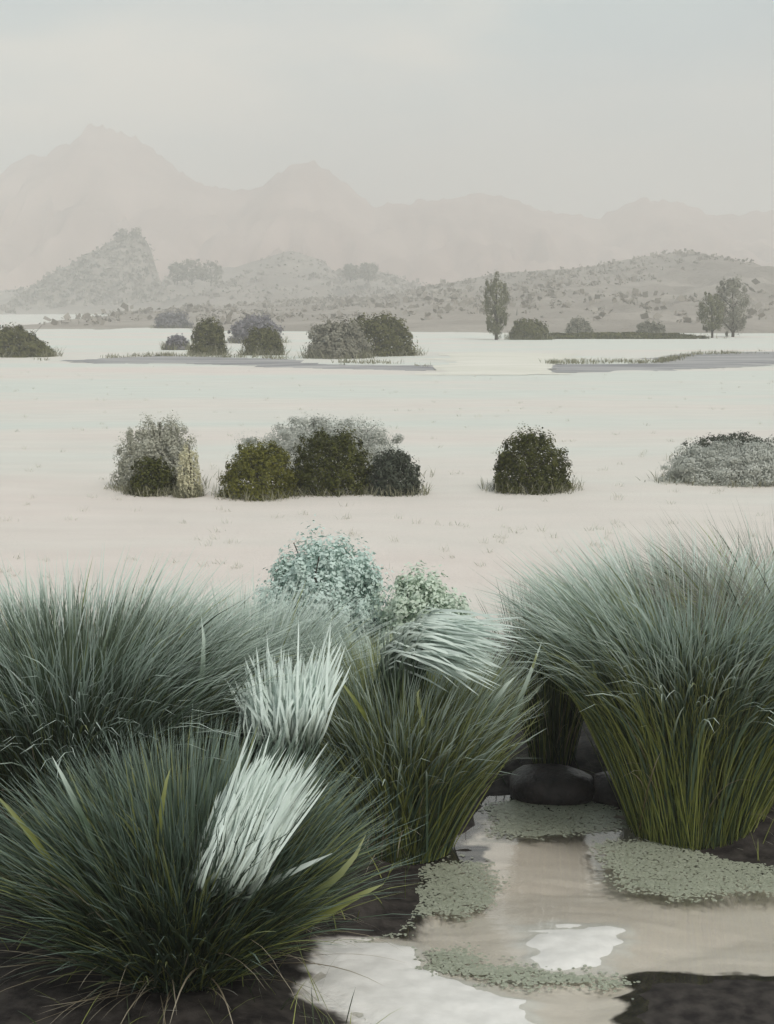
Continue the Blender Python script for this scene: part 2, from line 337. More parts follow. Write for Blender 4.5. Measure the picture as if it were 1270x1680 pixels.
# ------------------------------------------------------------------ foliage builders
def blades(rng, n, rbase, L, tilt, bend, width, az=None, azs=None, seg=6, stiff=0.0, face=0.9):
    """n blades growing from a disc and arching outwards; az/azs limit the direction they lean to"""
    u = np.sqrt(rng.random(n)); phi = rng.random(n) * 2 * math.pi
    bx, by = rbase * u * np.cos(phi), rbase * u * np.sin(phi)
    lean = phi + rng.normal(0, 0.45, n) if az is None else rng.normal(az, azs, n)
    th = tilt[0] + (tilt[1] - tilt[0]) * (u ** 0.8) * rng.random(n) ** 0.7
    bd = bend[0] + (bend[1] - bend[0]) * rng.random(n)
    ln = L[0] + (L[1] - L[0]) * rng.random(n) ** 0.8
    wd = width[0] + (width[1] - width[0]) * rng.random(n)
    p = np.stack([bx, by, np.zeros(n)], -1)
    fa = lean + math.pi / 2 + rng.normal(0, face, n)
    side = np.stack([np.cos(fa), np.sin(fa), rng.normal(0, 0.15, n)], -1)
    prof = np.interp(np.linspace(0, 1, seg + 1), [0, .2, .6, .85, 1], [.7, 1, .85, .5, .06])
    twist = rng.normal(0, 0.12, (n, 3))
    V = np.zeros((n, seg + 1, 2, 3)); A = np.zeros((n, seg + 1, 2))
    for k in range(seg + 1):
        t = k / seg
        s = (side + twist * t) * (wd * prof[k] / 2)[:, None]
        V[:, k, 0] = p - s; V[:, k, 1] = p + s; A[:, k] = t
        a = th + bd * ((k + .5) / seg) ** 1.6
        p = p + (ln / seg)[:, None] * np.stack([np.sin(a) * np.cos(lean), np.sin(a) * np.sin(lean), np.cos(a)], -1)
    base = (np.arange(n) * (seg + 1) * 2)[:, None]; q = np.arange(seg)[None, :] * 2
    f = np.stack([base + q, base + q + 1, base + q + 3, base + q + 2], -1).reshape(-1, 4)
    T = np.repeat(rng.random(n), (seg + 1) * 2)
    return V.reshape(-1, 3), f, {'along': A.ravel(), 'tint': T}

def ribbon(pts, wd, rng, fold=0.25, tint=0.5):
    """one broad leaf along a list of points, folded along its midrib"""
    p = np.asarray(pts, float); n = len(p)
    # smooth the path
    t = np.linspace(0, 1, 9); s = np.linspace(0, 1, n)
    c = np.polynomial.polynomial.polyfit(s, p, min(3, n - 1)); p = np.stack([np.polynomial.polynomial.polyval(t, c[:, i]) for i in range(3)], -1)
    tg = np.gradient(p, axis=0); tg /= np.linalg.norm(tg, axis=1)[:, None]
    view = p - np.array([0, 0, H]); view /= np.linalg.norm(view, axis=1)[:, None]
    view = view + rng.normal(0, 0.25, 3)
    sd = np.cross(tg, view); sd /= np.linalg.norm(sd, axis=1)[:, None]
    up = np.cross(sd, tg)
    prof = np.interp(t, [0, .25, .6, .85, 1], [.45, .9, 1, .6, .04])[:, None] * wd / 2
    a = p - sd * prof; b = p + sd * prof; m = p + up * prof * fold
    V = np.stack([a, m, b], 1).reshape(-1, 3)
    f = []
    for k in range(8):
        i = k * 3; f += [[i, i + 1, i + 4, i + 3], [i + 1, i + 2, i + 5, i + 4]]
    return V, np.array(f), {'along': np.repeat(t, 3), 'tint': np.full(27, tint)}

def leaf_quads(pos, nrm, size, rng, aspect=0.5):
    n = len(pos)
    r = rng.normal(size=(n, 3)); u = np.cross(nrm, r); u /= np.linalg.norm(u, axis=1)[:, None] + 1e-9
    v = np.cross(nrm, u); v /= np.linalg.norm(v, axis=1)[:, None] + 1e-9
    s = size[:, None]
    V = np.stack([pos - u * s * .5, pos + v * s * aspect * .5 - u * s * .05 + nrm * s * .06, pos + u * s * .5, pos - v * s * aspect * .5 - u * s * .05 + nrm * s * .06], 1).reshape(-1, 3)
    f = np.arange(n * 4).reshape(-1, 4)
    return V, f

def crown(rng, n, rx, ry, rz, leaf, zc=0.0, lumps=60, lump_r=0.2, flat=0.0, full=False, aspect=0.5, shape=None, inner=0.25, sq=2.8):
    """leaves gathered in clumps over a dome (or a whole ellipsoid) with gaps between the clumps"""
    m = lumps
    d = rng.normal(size=(m, 3)); d /= np.linalg.norm(d, axis=1)[:, None]
    if not full: d[:, 2] = np.abs(d[:, 2]) * 1.05 - 0.05
    def se(d): return d / ((np.hypot(d[:, 0], d[:, 1]) ** sq + np.abs(d[:, 2]) ** sq) ** (1 / sq))[:, None]
    rad = 0.76 + 0.26 * rng.random(m)
    c = se(d) * rad[:, None]
    k = rng.integers(0, m, n)
    sub = rng.normal(size=(n, 3)); sub /= np.linalg.norm(sub, axis=1)[:, None]
    lr = lump_r * (0.45 + 1.3 * rng.random(m) ** 2)[k]
    pos = c[k] + sub * (lr * rng.random(n) ** 0.45)[:, None]
    nin = int(n * inner)
    e = rng.normal(size=(nin, 3)); e /= np.linalg.norm(e, axis=1)[:, None]
    if not full: e[:, 2] = np.abs(e[:, 2])
    pos[:nin] = se(e) * (0.45 + 0.47 * rng.random(nin) ** 0.6)[:, None]
    if not full: pos[:, 2] = np.abs(pos[:, 2])
    nr = sub * 0.7 + pos * 0.7 + rng.normal(0, 0.35, (n, 3)); nr /= np.linalg.norm(nr, axis=1)[:, None] + 1e-9
    pos = pos * np.array([rx, ry, rz])
    if shape is not None: pos = shape(pos)
    pos[:, 2] += zc
    V, f = leaf_quads(pos, nr, leaf * (0.6 + 0.8 * rng.random(n)), rng, aspect)
    tint = np.clip(rng.random(m)[k] * 0.6 + rng.random(n) * 0.4, 0, 1)
    return V, f, {'tint': np.repeat(tint, 4), 'along': np.tile([0., .5, 1., .5], n)}

def tube(path, r0, r1, sides=6):
    p = np.asarray(path, float); n = len(p); V = []
    for i in range(n):
        t = p[min(i + 1, n - 1)] - p[max(i - 1, 0)]; t /= np.linalg.norm(t) + 1e-9
        a = np.cross(t, [0.3, 1, 0.2]); a /= np.linalg.norm(a); b = np.cross(t, a)
        r = r0 + (r1 - r0) * i / (n - 1)
        for k in range(sides):
            an = 2 * math.pi * k / sides; V.append(p[i] + r * (a * math.cos(an) + b * math.sin(an)))
    f = [[i * sides + k, i * sides + (k + 1) % sides, (i + 1) * sides + (k + 1) % sides, (i + 1) * sides + k] for i in range(n - 1) for k in range(sides)]
    return np.array(V), np.array(f), {}
def stems(rng, n, rx, ry, rz, r0):
    out = []
    for i in range(n):
        a = rng.random() * 6.283; e = np.array([math.cos(a) * rx * .7 * rng.random(), math.sin(a) * ry * .7 * rng.random(), rz * (.6 + .55 * rng.random())])
        m = e * np.array([.35, .35, .5]) + rng.normal(0, .06 * rz, 3) * [1, 1, 0]
        out.append(tube([(rng.normal(0, .05 * rx), rng.normal(0, .05 * ry), -0.05), m, e], r0, r0 * .3, 5))
    return join(out)

def gz1(x, y): return float(ground_z(np.array([x]), np.array([y]))[0])
def bush(name, box, mat, label, cat, seed, leaf, n, Ybase=None, depth=0.9, lumps=150, lump_r=0.15, nst=9, group=None, shape=None, aspect=0.6, inner=0.4, sink=0.0, skirt=1.0, skirt_h=1.0, dens=1.9, sq=2.9):
    x0, x1, yt, yb = box; rng = np.random.default_rng(seed)
    Y = F * (H - PLAIN) / (yb - HY) if Ybase is None else Ybase
    rx = (x1 - x0) / 2 * Y / F; X = ((x0 + x1) / 2 - CX) * Y / F
    zb = gz1(X, Y) - sink
    top = H - (yt - HY) * Y / F; rz = top - zb
    k = 1.0 / (1.0 + lump_r * 0.55)
    e = empty(name, (X, Y, zb))
    v, f, a = crown(rng, int(n * dens), rx * k, rx * depth * k, rz * k, leaf, 0.0, lumps, lump_r, shape=shape, aspect=aspect, inner=inner, sq=sq)
    c = mesh_np('crown', v, f, mat, e, attrs=a)
    if skirt:
        m_ = int(420 * skirt); v, f, a = blades(rng, m_, .001, (.05 * skirt_h, .22 * skirt_h), (.1, 1.1), (0, .9), (.006 * skirt_h, .012 * skirt_h), seg=3)
        an = rng.random(m_) * 6.283; rr = .72 + .45 * rng.random(m_) ** 1.5
        v = v.reshape(m_, -1, 3) + np.stack([np.cos(an) * rr * rx, np.sin(an) * rr * rx * depth, np.full(m_, -.01)], -1)[:, None, :]
        sk = mesh_np('grass_skirt', v.reshape(-1, 3), f, L_['skirt'], e, attrs=a); sk['kind'] = 'stuff'
    v, f, a = stems(rng, nst, rx * .9, rx * depth * .9, rz * .85, max(0.008, rz * 0.014))
    mesh_np('trunk', v, f, M['bark'], e, smooth=True)
    return setp(e, label, cat, group)

def tree(name, box, mat, label, seed, Y, leaf, n, group=None, lumps=50, lump_r=0.22, trunk_h=0.15, zg=None):
    """tree with a bole and an ellipsoid crown reaching close to the ground"""
    x0, x1, yt, yb = box; rng = np.random.default_rng(seed)
    rx = (x1 - x0) / 2 * Y / F; X = ((x0 + x1) / 2 - CX) * Y / F
    zb = (H - (yb - HY) * Y / F) if zg is None else zg
    hgt = H - (yt - HY) * Y / F - zb
    e = empty(name, (X, Y, zb)); ch = hgt * (1 - trunk_h); k = 1 / (1 + lump_r * .5)
    v, f, a = crown(rng, n, rx * k, rx * k, ch / 2 * k, leaf, hgt * trunk_h + ch / 2, lumps, lump_r, full=True)
    mesh_np('crown', v, f, mat, e, attrs=a)
    out = [tube([(0, 0, -.3), (rx * .05, 0, hgt * .3), (0, rx * .04, hgt * .6), (rx * .03, 0, hgt * .9)], hgt * .02 + .03, .02, 7)]
    for i in range(9):
        a0 = rng.random() * 6.283; z0 = hgt * (trunk_h + (0.6 - trunk_h) * rng.random())
        out.append(tube([(0, 0, z0), (math.cos(a0) * rx * .4, math.sin(a0) * rx * .4, z0 + hgt * .12), (math.cos(a0) * rx * .7, math.sin(a0) * rx * .7, z0 + hgt * .2)], hgt * .008 + .01, .008, 5))
    v, f, a = join(out); mesh_np('trunk', v, f, M['bark'], e, smooth=True)
    return setp(e, label, 'tree', group)

# foliage colours
L_ = {}
L_['skirt'] = mat_leaf('skirt_blade', (0.10, 0.105, 0.05), (0.36, 0.35, 0.25))
L_['olive'] = mat_leaf('olive_leaf', (0.062, 0.066, 0.006), (0.17, 0.17, 0.024))
L_['dark'] = mat_leaf('dark_leaf', (0.024, 0.030, 0.002), (0.086, 0.092, 0.010))
L_['slate'] = mat_leaf('slate_leaf', (0.030, 0.038, 0.022), (0.085, 0.100, 0.070))
L_['grey'] = mat_leaf('grey_leaf', (0.34, 0.345, 0.27), (0.46, 0.46, 0.38))
L_['silver'] = mat_leaf('silver_leaf', (0.46, 0.48, 0.43), (0.54, 0.56, 0.51))
L_['straw'] = mat_leaf('straw_leaf', (0.50, 0.49, 0.32), (0.66, 0.63, 0.45))
L_['teal'] = mat_leaf('pale_teal_leaf', (0.52, 0.66, 0.60), (0.66, 0.78, 0.72))
L_['sage'] = mat_leaf('sage_leaf', (0.54, 0.66, 0.53), (0.66, 0.75, 0.63))
L_['far'] = mat_leaf('far_olive_leaf', (0.060, 0.062, 0.014), (0.145, 0.145, 0.045))
L_['fargrey'] = mat_leaf('far_grey_leaf', (0.19, 0.185, 0.14), (0.30, 0.29, 0.23))
L_['fartree'] = mat_leaf('far_tree_leaf', (0.11, 0.112, 0.055), (0.21, 0.21, 0.12))
L_['mauve'] = mat_leaf('mauve_leaf', (0.17, 0.165, 0.185), (0.27, 0.26, 0.28))

L_['scrub'] = mat_leaf('scrub_leaf', (0.26, 0.235, 0.195), (0.35, 0.32, 0.275))
for nm, p, Yr in SCRUB:
    rg = np.random.default_rng(len(p)); k = 7; r_ = (.5 + 1.3 * rg.random(len(p)) ** 2) * Yr / 400
    pos = np.repeat(p, k, 0) + rg.normal(0, .45, (len(p) * k, 3)) * np.repeat(r_, k)[:, None] * [1, 1, .7] + [0, 0, .2]
    nr = rg.normal(size=pos.shape) + [0, 0, .6]; nr /= np.linalg.norm(nr, axis=1)[:, None]
    v, f = leaf_quads(pos, nr, np.repeat(r_, k) * (.5 + .6 * rg.random(len(pos))), rg, .8)
    o = mesh_np('hill_scrub', v, f, L_['scrub'], attrs={'tint': np.repeat(rg.random(len(p)), k * 4), 'along': np.zeros(len(v))})
    setp(o, 'faint scrub dotted over the grey hill slope', 'scrub', kind='stuff')
# ------------------------------------------------------------------ the round bushes on the flats
bush('round_bush', (183, 331, 685, 806), L_['grey'], 'grey green dome bush with a dark tuft at its foot', 'bush', 11, 0.030, 13500, Ybase=19.3)
bush('low_bush', (208, 292, 748, 806), L_['dark'], 'small dark green tuft against the grey dome bush', 'bush', 12, 0.035, 2600, Ybase=18.75)
bush('low_bush', (288, 332, 722, 804), L_['straw'], 'small straw coloured tuft beside the grey dome bush', 'bush', 13, 0.03, 1400, Ybase=18.5)
bush('round_bush', (375, 690, 683, 806), L_['silver'], 'wide silvery bush standing behind the dark olive bushes', 'bush', 14, 0.026, 30000, Ybase=20.6, depth=0.4)
bush('round_bush', (357, 492, 722, 818), L_['olive'], 'light olive dome bush beside the darkest olive bush', 'bush', 15, 0.032, 8000, Ybase=18.5)
bush('round_bush', (468, 622, 702, 813), L_['dark'], 'darkest olive bush between the light olive and the slate bush', 'bush', 16, 0.032, 10000, Ybase=18.9)
bush('round_bush', (596, 696, 738, 811), L_['slate'], 'slate green bush closing the row of joined bushes', 'bush', 17, 0.032, 6000, Ybase=18.75)
bush('round_bush', (800, 944, 700, 806), L_['dark'], 'solitary dark olive ball bush on bare pale flats', 'bush', 18, 0.032, 9500, Ybase=19.0, sq=2.3)
bush('low_bush', (1075, 1330, 722, 797), L_['silver'], 'wide low silvery mound of leaves under the olive bush', 'bush', 19, 0.026, 22000, Ybase=19.9, depth=0.5)
bush('low_bush', (1108, 1300, 708, 752), L_['slate'], 'thin dark olive bush behind the low silvery mound', 'bush', 20, 0.035, 4000, Ybase=22.5, depth=0.4)

# ------------------------------------------------------------------ far bushes and trees
def slope_right(p):
    p = p.copy(); p[:, 2] *= np.clip(1.0 - 0.75 * np.clip(p[:, 0] / 1.8, 0, 1), .1, 1); return p
bush('olive_bush', (-30, 92, 530, 592), L_['far'], 'dark olive far bush sloping down to bare flats', 'bush', 31, 0.13, 4500, Ybase=68, shape=slope_right, skirt_h=3.0)
bush('olive_bush', (310, 373, 521, 583), L_['far'], 'darkest upright far bush beside two mauve bushes', 'bush', 32, 0.11, 4000, Ybase=70, skirt_h=3.0)
bush('olive_bush', (396, 468, 532, 585), L_['far'], 'small loose far bush before a big dome bush', 'bush', 33, 0.11, 3200, Ybase=70, skirt_h=3.0)
bush('olive_bush', (498, 612, 520, 593), L_['fargrey'], 'grey olive half of the big far dome', 'bush', 34, 0.12, 5200, Ybase=66, skirt_h=3.0)
bush('olive_bush', (545, 688, 514, 592), L_['far'], 'big dark far dome bush behind the grey olive one', 'bush', 35, 0.13, 6500, Ybase=69.5, skirt_h=3.0)
bush('olive_bush', (372, 470, 514, 568), L_['mauve'], 'pale mauve grey bush behind the small loose bush', 'bush', 36, 0.16, 2600, Ybase=92, skirt_h=3.0)
bush('mauve_bush', (250, 318, 509, 540), L_['mauve'], 'flat mauve bush standing farther off on the flats', 'bush', 37, 0.2, 1800, Ybase=150, depth=.5, skirt_h=3.0)
bush('mauve_bush', (268, 312, 549, 577), L_['mauve'], 'small mauve bush beside the darkest upright far bush', 'bush', 38, 0.13, 1300, Ybase=78, skirt_h=3.0)
tree('columnar_tree', (792, 836, 446, 562), L_['fartree'], 'tall narrow columnar tree on the far shore', 41, 100, 0.15, 6000, trunk_h=.05, zg=-.1)
bush('olive_bush', (832, 905, 522, 562), L_['far'], 'pointed olive bush at the foot of the columnar tree', 'bush', 42, 0.15, 3200, Ybase=101, skirt_h=3.0)
bush('olive_bush', (925, 975, 520, 560), L_['fargrey'], 'pale upright bush on the low hedge', 'bush', 43, 0.15, 1700, Ybase=108, skirt_h=3.0)
bush('olive_bush', (1040, 1095, 525, 562), L_['fargrey'], 'low pale bush near the end of the hedge', 'bush', 44, 0.15, 1900, Ybase=106, skirt_h=3.0)
bush('low_hedge', (842, 1165, 545, 566), L_['far'], 'long low olive hedge running out from the columnar tree', 'hedge', 45, 0.15, 6500, Ybase=103, depth=.12, lumps=160, lump_r=.12, skirt_h=3.0)
tree('bushy_tree', (1144, 1192, 476, 556), L_['fartree'], 'olive tree leaning on a taller grey tree', 46, 106, 0.15, 4500, trunk_h=.12, zg=-.1)
tree('bushy_tree', (1172, 1232, 450, 560), L_['fargrey'], 'tall grey tree on the far shore behind an olive tree', 47, 109, 0.16, 7000, trunk_h=.04, zg=-.1)
# trees on the far hills
for i, (a, b, c, d, Y) in enumerate([(276, 306, 428, 466, 400), (296, 334, 421, 466, 402), (326, 366, 428, 468, 405), (560, 590, 432, 462, 420), (586, 622, 430, 462, 425)]):
    tree('hill_tree', (a, b, c, d), L_['fargrey'], 'faint grey tree on the long scrub hill', 60 + i, Y, 0.55, 2000, group='faint trees on the long scrub hill', trunk_h=.03)
for i, (a, b, c, d) in enumerate([(193, 211, 374, 398), (214, 233, 371, 396)]):
    tree('knoll_tree', (a, b, c, d), L_['fargrey'], 'tiny tree on the top of the steep knoll', 70 + i, 429, 0.4, 900, group='trees on the top of the steep knoll', trunk_h=.1)

# ------------------------------------------------------------------ tussocks round the pond
B_ = {}
B_['deep'] = mat_leaf('deep_blade', (0.030, 0.046, 0.020), (0.074, 0.104, 0.044), (0.16, 0.21, 0.16), .75, 1.1, .15)
B_['blue'] = mat_leaf('blue_green_blade', (0.055, 0.095, 0.058), (0.125, 0.185, 0.118), (0.60, 0.70, 0.62), .60, 1.0, .15)
B_['mid'] = mat_leaf('mid_green_blade', (0.048, 0.080, 0.048), (0.105, 0.155, 0.100), (0.26, 0.34, 0.29), .7, 1.05, .15)
B_['olive'] = mat_leaf('olive_blade', (0.125, 0.155, 0.034), (0.30, 0.33, 0.095), (0.36, 0.40, 0.20), .6, 1.1, .2)
B_['pale'] = mat_leaf('pale_blade', (0.12, 0.17, 0.11), (0.22, 0.28, 0.20), (0.66, 0.75, 0.70), .45, .9, .2)
B_['dead'] = mat_leaf('dead_straw', (0.16, 0.13, 0.075), (0.36, 0.31, 0.21), (0.44, 0.40, 0.31), .5, 1.0, .25)
B_['dry'] = mat_leaf('dry_blade', (0.12, 0.115, 0.085), (0.26, 0.25, 0.20), (0.46, 0.46, 0.41), .4, 1.0, .2)
B_['lime'] = mat_leaf('lime_leaf', (0.22, 0.27, 0.09), (0.30, 0.34, 0.14), (0.42, 0.45, 0.24), .5, 1.0, .3)
B_['bleached'] = mat_leaf('bleached_blade', (0.05, 0.08, 0.045), (0.12, 0.17, 0.10), (0.67, 0.76, 0.70), .36, .72, .15, rough=.7, spec=.15)

def tussock(name, px, py, label, seed, sets, hollow=None):
    X, Y = G(px, py, 0.05); z = gz1(X, Y) - 0.02
    e = empty(name, (X, Y, z)); rng = np.random.default_rng(seed)
    k0 = sets[0][2]; k1 = sets[-1][2]
    wide = [('wide_blades', 'mid' if w_ == 'blue' and sets[-1][1] == 'mid' else w_, dict(k1, n=int(k1['n'] * .05), L=(k1['L'][0] * .8, k1['L'][1] * .98), width=(.010, .019), seg=10)) for w_ in ('blue', 'olive', 'deep')]
    wide += [('dead_blades', 'dead', dict(k0, n=int(k0['n'] * .09), L=(k0['L'][0] * .5, k0['L'][1]), tilt=(.1, k0['tilt'][1] * 1.6), bend=(.0, 1.6), width=(.003, .008), seg=9))]
    for (nm, mat, kw) in sets + wide:
        v, f, a = blades(rng, **kw)
        if hollow:                                                # the side kept open by the water
            sg, x0, k = hollow; per = (kw.get('seg', 6) + 1) * 2; vb = v.reshape(-1, per, 3)
            ok = ~((sg * vb[:, :, 0] > x0 + k * np.maximum(vb[:, :, 2], 0) + .03 * rng.normal(size=(len(vb), 1))) & (vb[:, :, 2] < .85)).any(1)
            v = vb[ok].reshape(-1, 3); m_ = int(ok.sum()); f = f[:m_ * (per // 2 - 1)]; a = {q: x.reshape(-1, per)[ok].ravel() for q, x in a.items()}
        o = mesh_np(nm, v, f, B_[mat], e, attrs=a); o['kind'] = 'stuff'
    return setp(e, label, 'grass')
def leaf_on(e, pts_px, Ys, wd, mat, seed):
    rng = np.random.default_rng(seed); off = np.array(e.location)
    pts = [P(a, b, y) for (a, b), y in zip(pts_px, Ys)]
    v, f, a = ribbon(pts, wd * .68, rng, tint=rng.random())
    return mesh_np('broad_leaf', v - off, f, B_[mat], e, smooth=True, attrs=a)
pi = math.pi
# back of the bank, dark dome
A = tussock('tussock', 120, 1425, 'tall dark domed tussock with bluish arching tips beside the peat bank', 101, [
    ('inner_blades', 'deep', dict(n=5200, rbase=.36, L=(.85, 1.25), tilt=(.02, .55), bend=(.1, .7), width=(.005, .009))),
    ('olive_blades', 'olive', dict(n=900, rbase=.34, L=(.8, 1.2), tilt=(.05, .6), bend=(.2, .9), width=(.004, .008))),
    ('pale_blades', 'pale', dict(n=420, rbase=.30, L=(1.25, 1.5), tilt=(.03, .42), bend=(.6, 1.2), width=(.005, .010), seg=9)),
    ('outer_blades', 'blue', dict(n=2300, rbase=.32, L=(1.2, 1.5), tilt=(.03, .42), bend=(.7, 1.4), width=(.007, .014), seg=9))])
# slim pale tussock behind
Bp = tussock('tussock', 395, 1330, 'slim pale teal tussock rising between the dark dome and the wide fan', 102, [
    ('inner_blades', 'deep', dict(n=1200, rbase=.20, L=(.6, .9), tilt=(.02, .4), bend=(.1, .6), width=(.005, .008))),
    ('outer_blades', 'blue', dict(n=1500, rbase=.20, L=(.9, 1.2), tilt=(.02, .35), bend=(.4, 1.2), width=(.005, .009))),
    ('pale_blades', 'pale', dict(n=1100, rbase=.20, L=(.9, 1.2), tilt=(.02, .35), bend=(.5, 1.3), width=(.005, .008)))])
# middle fan over the pond
B = tussock('tussock', 655, 1372, 'wide fan shaped green tussock with pale mint blades leaning over the pond', 103, [
    ('inner_blades', 'deep', dict(n=1700, rbase=.26, L=(.6, .95), tilt=(.03, .62), bend=(.1, .6), width=(.005, .009))),
    ('olive_blades', 'olive', dict(n=4800, rbase=.26, L=(.7, 1.0), tilt=(.03, .62), bend=(.1, .7), width=(.004, .008))),
    ('outer_blades', 'blue', dict(n=2400, rbase=.26, L=(.85, 1.08), tilt=(.03, .60), bend=(.3, 1.1), width=(.006, .013)))], hollow=(1, .30, .50))
# near fan
N = tussock('tussock', 300, 1600, 'low spreading blue green tussock with a slanting pale sheaf on black peat', 104, [
    ('inner_blades', 'deep', dict(n=4200, rbase=.26, L=(.45, .75), tilt=(.03, .95), bend=(.1, .6), width=(.005, .009))),
    ('olive_blades', 'olive', dict(n=1700, rbase=.26, L=(.5, .82), tilt=(.05, 1.0), bend=(.1, .6), width=(.004, .008))),
    ('outer_blades', 'mid', dict(n=3000, rbase=.26, L=(.65, .92), tilt=(.03, .95), bend=(.1, .75), width=(.006, .012)))])
# thin one in the gap
D = tussock('tussock', 905, 1255, 'thin dark upright tussock in the gap at the end of the pond', 105, [
    ('inner_blades', 'deep', dict(n=420, rbase=.12, L=(.7, 1.05), tilt=(.0, .28), bend=(.0, .35), width=(.005, .009))),
    ('olive_blades', 'olive', dict(n=160, rbase=.12, L=(.6, 1.0), tilt=(.0, .3), bend=(.0, .35), width=(.004, .008)))])
# right dome
C = tussock('tussock', 1135, 1338, 'tall olive tussock with pale bluish crown over the muddy shore', 106, [
    ('inner_blades', 'deep', dict(n=1300, rbase=.32, L=(.85, 1.2), tilt=(.02, .46), bend=(.1, .7), width=(.005, .009))),
    ('olive_blades', 'olive', dict(n=5000, rbase=.32, L=(.9, 1.3), tilt=(.03, .46), bend=(.2, .8), width=(.004, .008))),
    ('pale_blades', 'pale', dict(n=520, rbase=.30, L=(1.35, 1.6), tilt=(.02, .36), bend=(.5, 1.1), width=(.005, .010), seg=9)),
    ('outer_blades', 'blue', dict(n=3400, rbase=.30, L=(1.3, 1.58), tilt=(.02, .38), bend=(.7, 1.35), width=(.007, .014), seg=9))], hollow=(-1, .30, .50))
C2 = tussock('tussock', 1300, 1290, 'dry greyish brown tussock beside the tall olive tussock', 107, [
    ('inner_blades', 'olive', dict(n=2200, rbase=.28, L=(.8, 1.2), tilt=(.02, .5), bend=(.1, .7), width=(.005, .009))),
    ('dry_blades', 'dry', dict(n=2800, rbase=.28, L=(1.2, 1.55), tilt=(.03, .42), bend=(.6, 1.4), width=(.004, .008)))])

rng = np.random.default_rng(77); parts = []
cand = np.stack([rng.uniform(-2.2, 2.6, 4000), rng.uniform(4.6, 9.5, 4000)], -1)
dd = -poly_dist(cand[:, 0], cand[:, 1], POND); cand = cand[(dd > .03) & (rng.random(4000) < np.where(dd < .5, .9, .35))]
zz = ground_z(cand[:, 0], cand[:, 1])
for j in range(3):
    c = cand[j::3]; z_ = zz[j::3]; n_ = len(c)
    v, f, a = blades(rng, n_, .001, [(.06, .22), (.04, .12), (.08, .3)][j], [(.1, .9), (1.2, 1.5), (.2, 1.2)][j], (.0, .8), (.003, .006), seg=4)
    v = v.reshape(n_, -1, 3) + np.stack([c[:, 0], c[:, 1], z_ - .005], -1)[:, None, :]
    o = mesh_np('short_grass', v.reshape(-1, 3), f, B_[['deep', 'dry', 'olive'][j]], attrs=a)
    setp(o, ['short dark grass sprouting from the peat bank', 'fallen dry straw lying on the peat bank', 'short olive grass sprouting from the peat bank'][j], 'grass', kind='stuff')
# broad leaves that stand out one by one
for i, (e, pts, Ys, wd, mt) in enumerate([
    (C, [(1105, 1300), (1085, 1200), (1055, 1130), (1025, 1075)], (6.8, 6.6, 6.5, 6.5), .040, 'lime'),
    (C, [(1120, 1310), (1125, 1200), (1130, 1120), (1150, 1080)], (6.8, 6.6, 6.5, 6.5), .030, 'lime'),
    (C, [(1095, 1300), (1050, 1190), (1000, 1080), (960, 1010)], (6.9, 6.7, 6.6, 6.6), .035, 'blue'),
    (C, [(1075, 1290), (1030, 1200), (985, 1130), (975, 1060)], (6.9, 6.7, 6.6, 6.6), .030, 'olive'),
    (C, [(1180, 1310), (1200, 1180), (1215, 1080), (1240, 1000)], (6.8, 6.6, 6.5, 6.5), .028, 'olive'),
    (C, [(1130, 1300), (1105, 1150), (1075, 1040), (1030, 985)], (6.8, 6.6, 6.5, 6.5), .030, 'pale'),
    (B, [(745, 1372), (790, 1290), (840, 1180), (890, 1050)], (6.8, 6.6, 6.5, 6.5), .045, 'blue'),
    (B, [(715, 1365), (750, 1270), (800, 1170), (845, 1110)], (6.7, 6.5, 6.4, 6.4), .050, 'blue'),
    (B, [(690, 1350), (705, 1260), (690, 1170), (690, 1130)], (6.6, 6.4, 6.3, 6.3), .030, 'lime'),
    (B, [(735, 1370), (800, 1260), (860, 1130), (880, 1070)], (6.8, 6.6, 6.5, 6.5), .025, 'lime'),
    (B, [(670, 1350), (640, 1250), (590, 1160), (560, 1120)], (6.6, 6.4, 6.3, 6.3), .030, 'olive'),
    (D, [(905, 1250), (905, 1130), (915, 1030), (945, 950)], (8.0, 7.9, 7.9, 7.9), .045, 'deep'),
    (D, [(900, 1250), (885, 1150), (895, 1060), (925, 1000)], (8.0, 7.9, 7.9, 7.9), .040, 'olive'),
    (N, [(335, 1570), (390, 1490), (460, 1440), (545, 1400)], (5.3, 5.1, 5.0, 5.0), .040, 'pale'),
    (N, [(350, 1585), (450, 1510), (540, 1450), (600, 1370)], (5.3, 5.2, 5.1, 5.1), .045, 'lime'),
    (N, [(360, 1590), (450, 1545), (550, 1490), (630, 1450)], (5.3, 5.2, 5.1, 5.1), .045, 'olive'),
    (N, [(315, 1560), (340, 1480), (355, 1420), (380, 1360)], (5.3, 5.1, 5.0, 5.0), .030, 'blue'),
    (N, [(270, 1560), (260, 1440), (265, 1330), (280, 1260)], (5.3, 5.1, 5.0, 5.0), .030, 'olive'),
    (N, [(240, 1570), (180, 1440), (130, 1330), (85, 1240)], (5.3, 5.1, 5.0, 5.0), .035, 'blue'),
    (N, [(220, 1570), (120, 1460), (50, 1370), (-10, 1300)], (5.3, 5.1, 5.0, 5.0), .035, 'olive'),
    (A, [(300, 1390), (310, 1250), (330, 1120), (330, 1010)], (6.2, 6.1, 6.0, 6.0), .040, 'blue'),
    (Bp, [(380, 1220), (350, 1150), (325, 1080), (335, 1010)], (6.9, 6.8, 6.7, 6.7), .045, 'pale'),
    (Bp, [(385, 1225), (375, 1140), (360, 1060), (345, 1000)], (6.9, 6.8, 6.7, 6.7), .040, 'blue')]):
    leaf_on(e, pts, Ys, wd, mt, 200 + i)

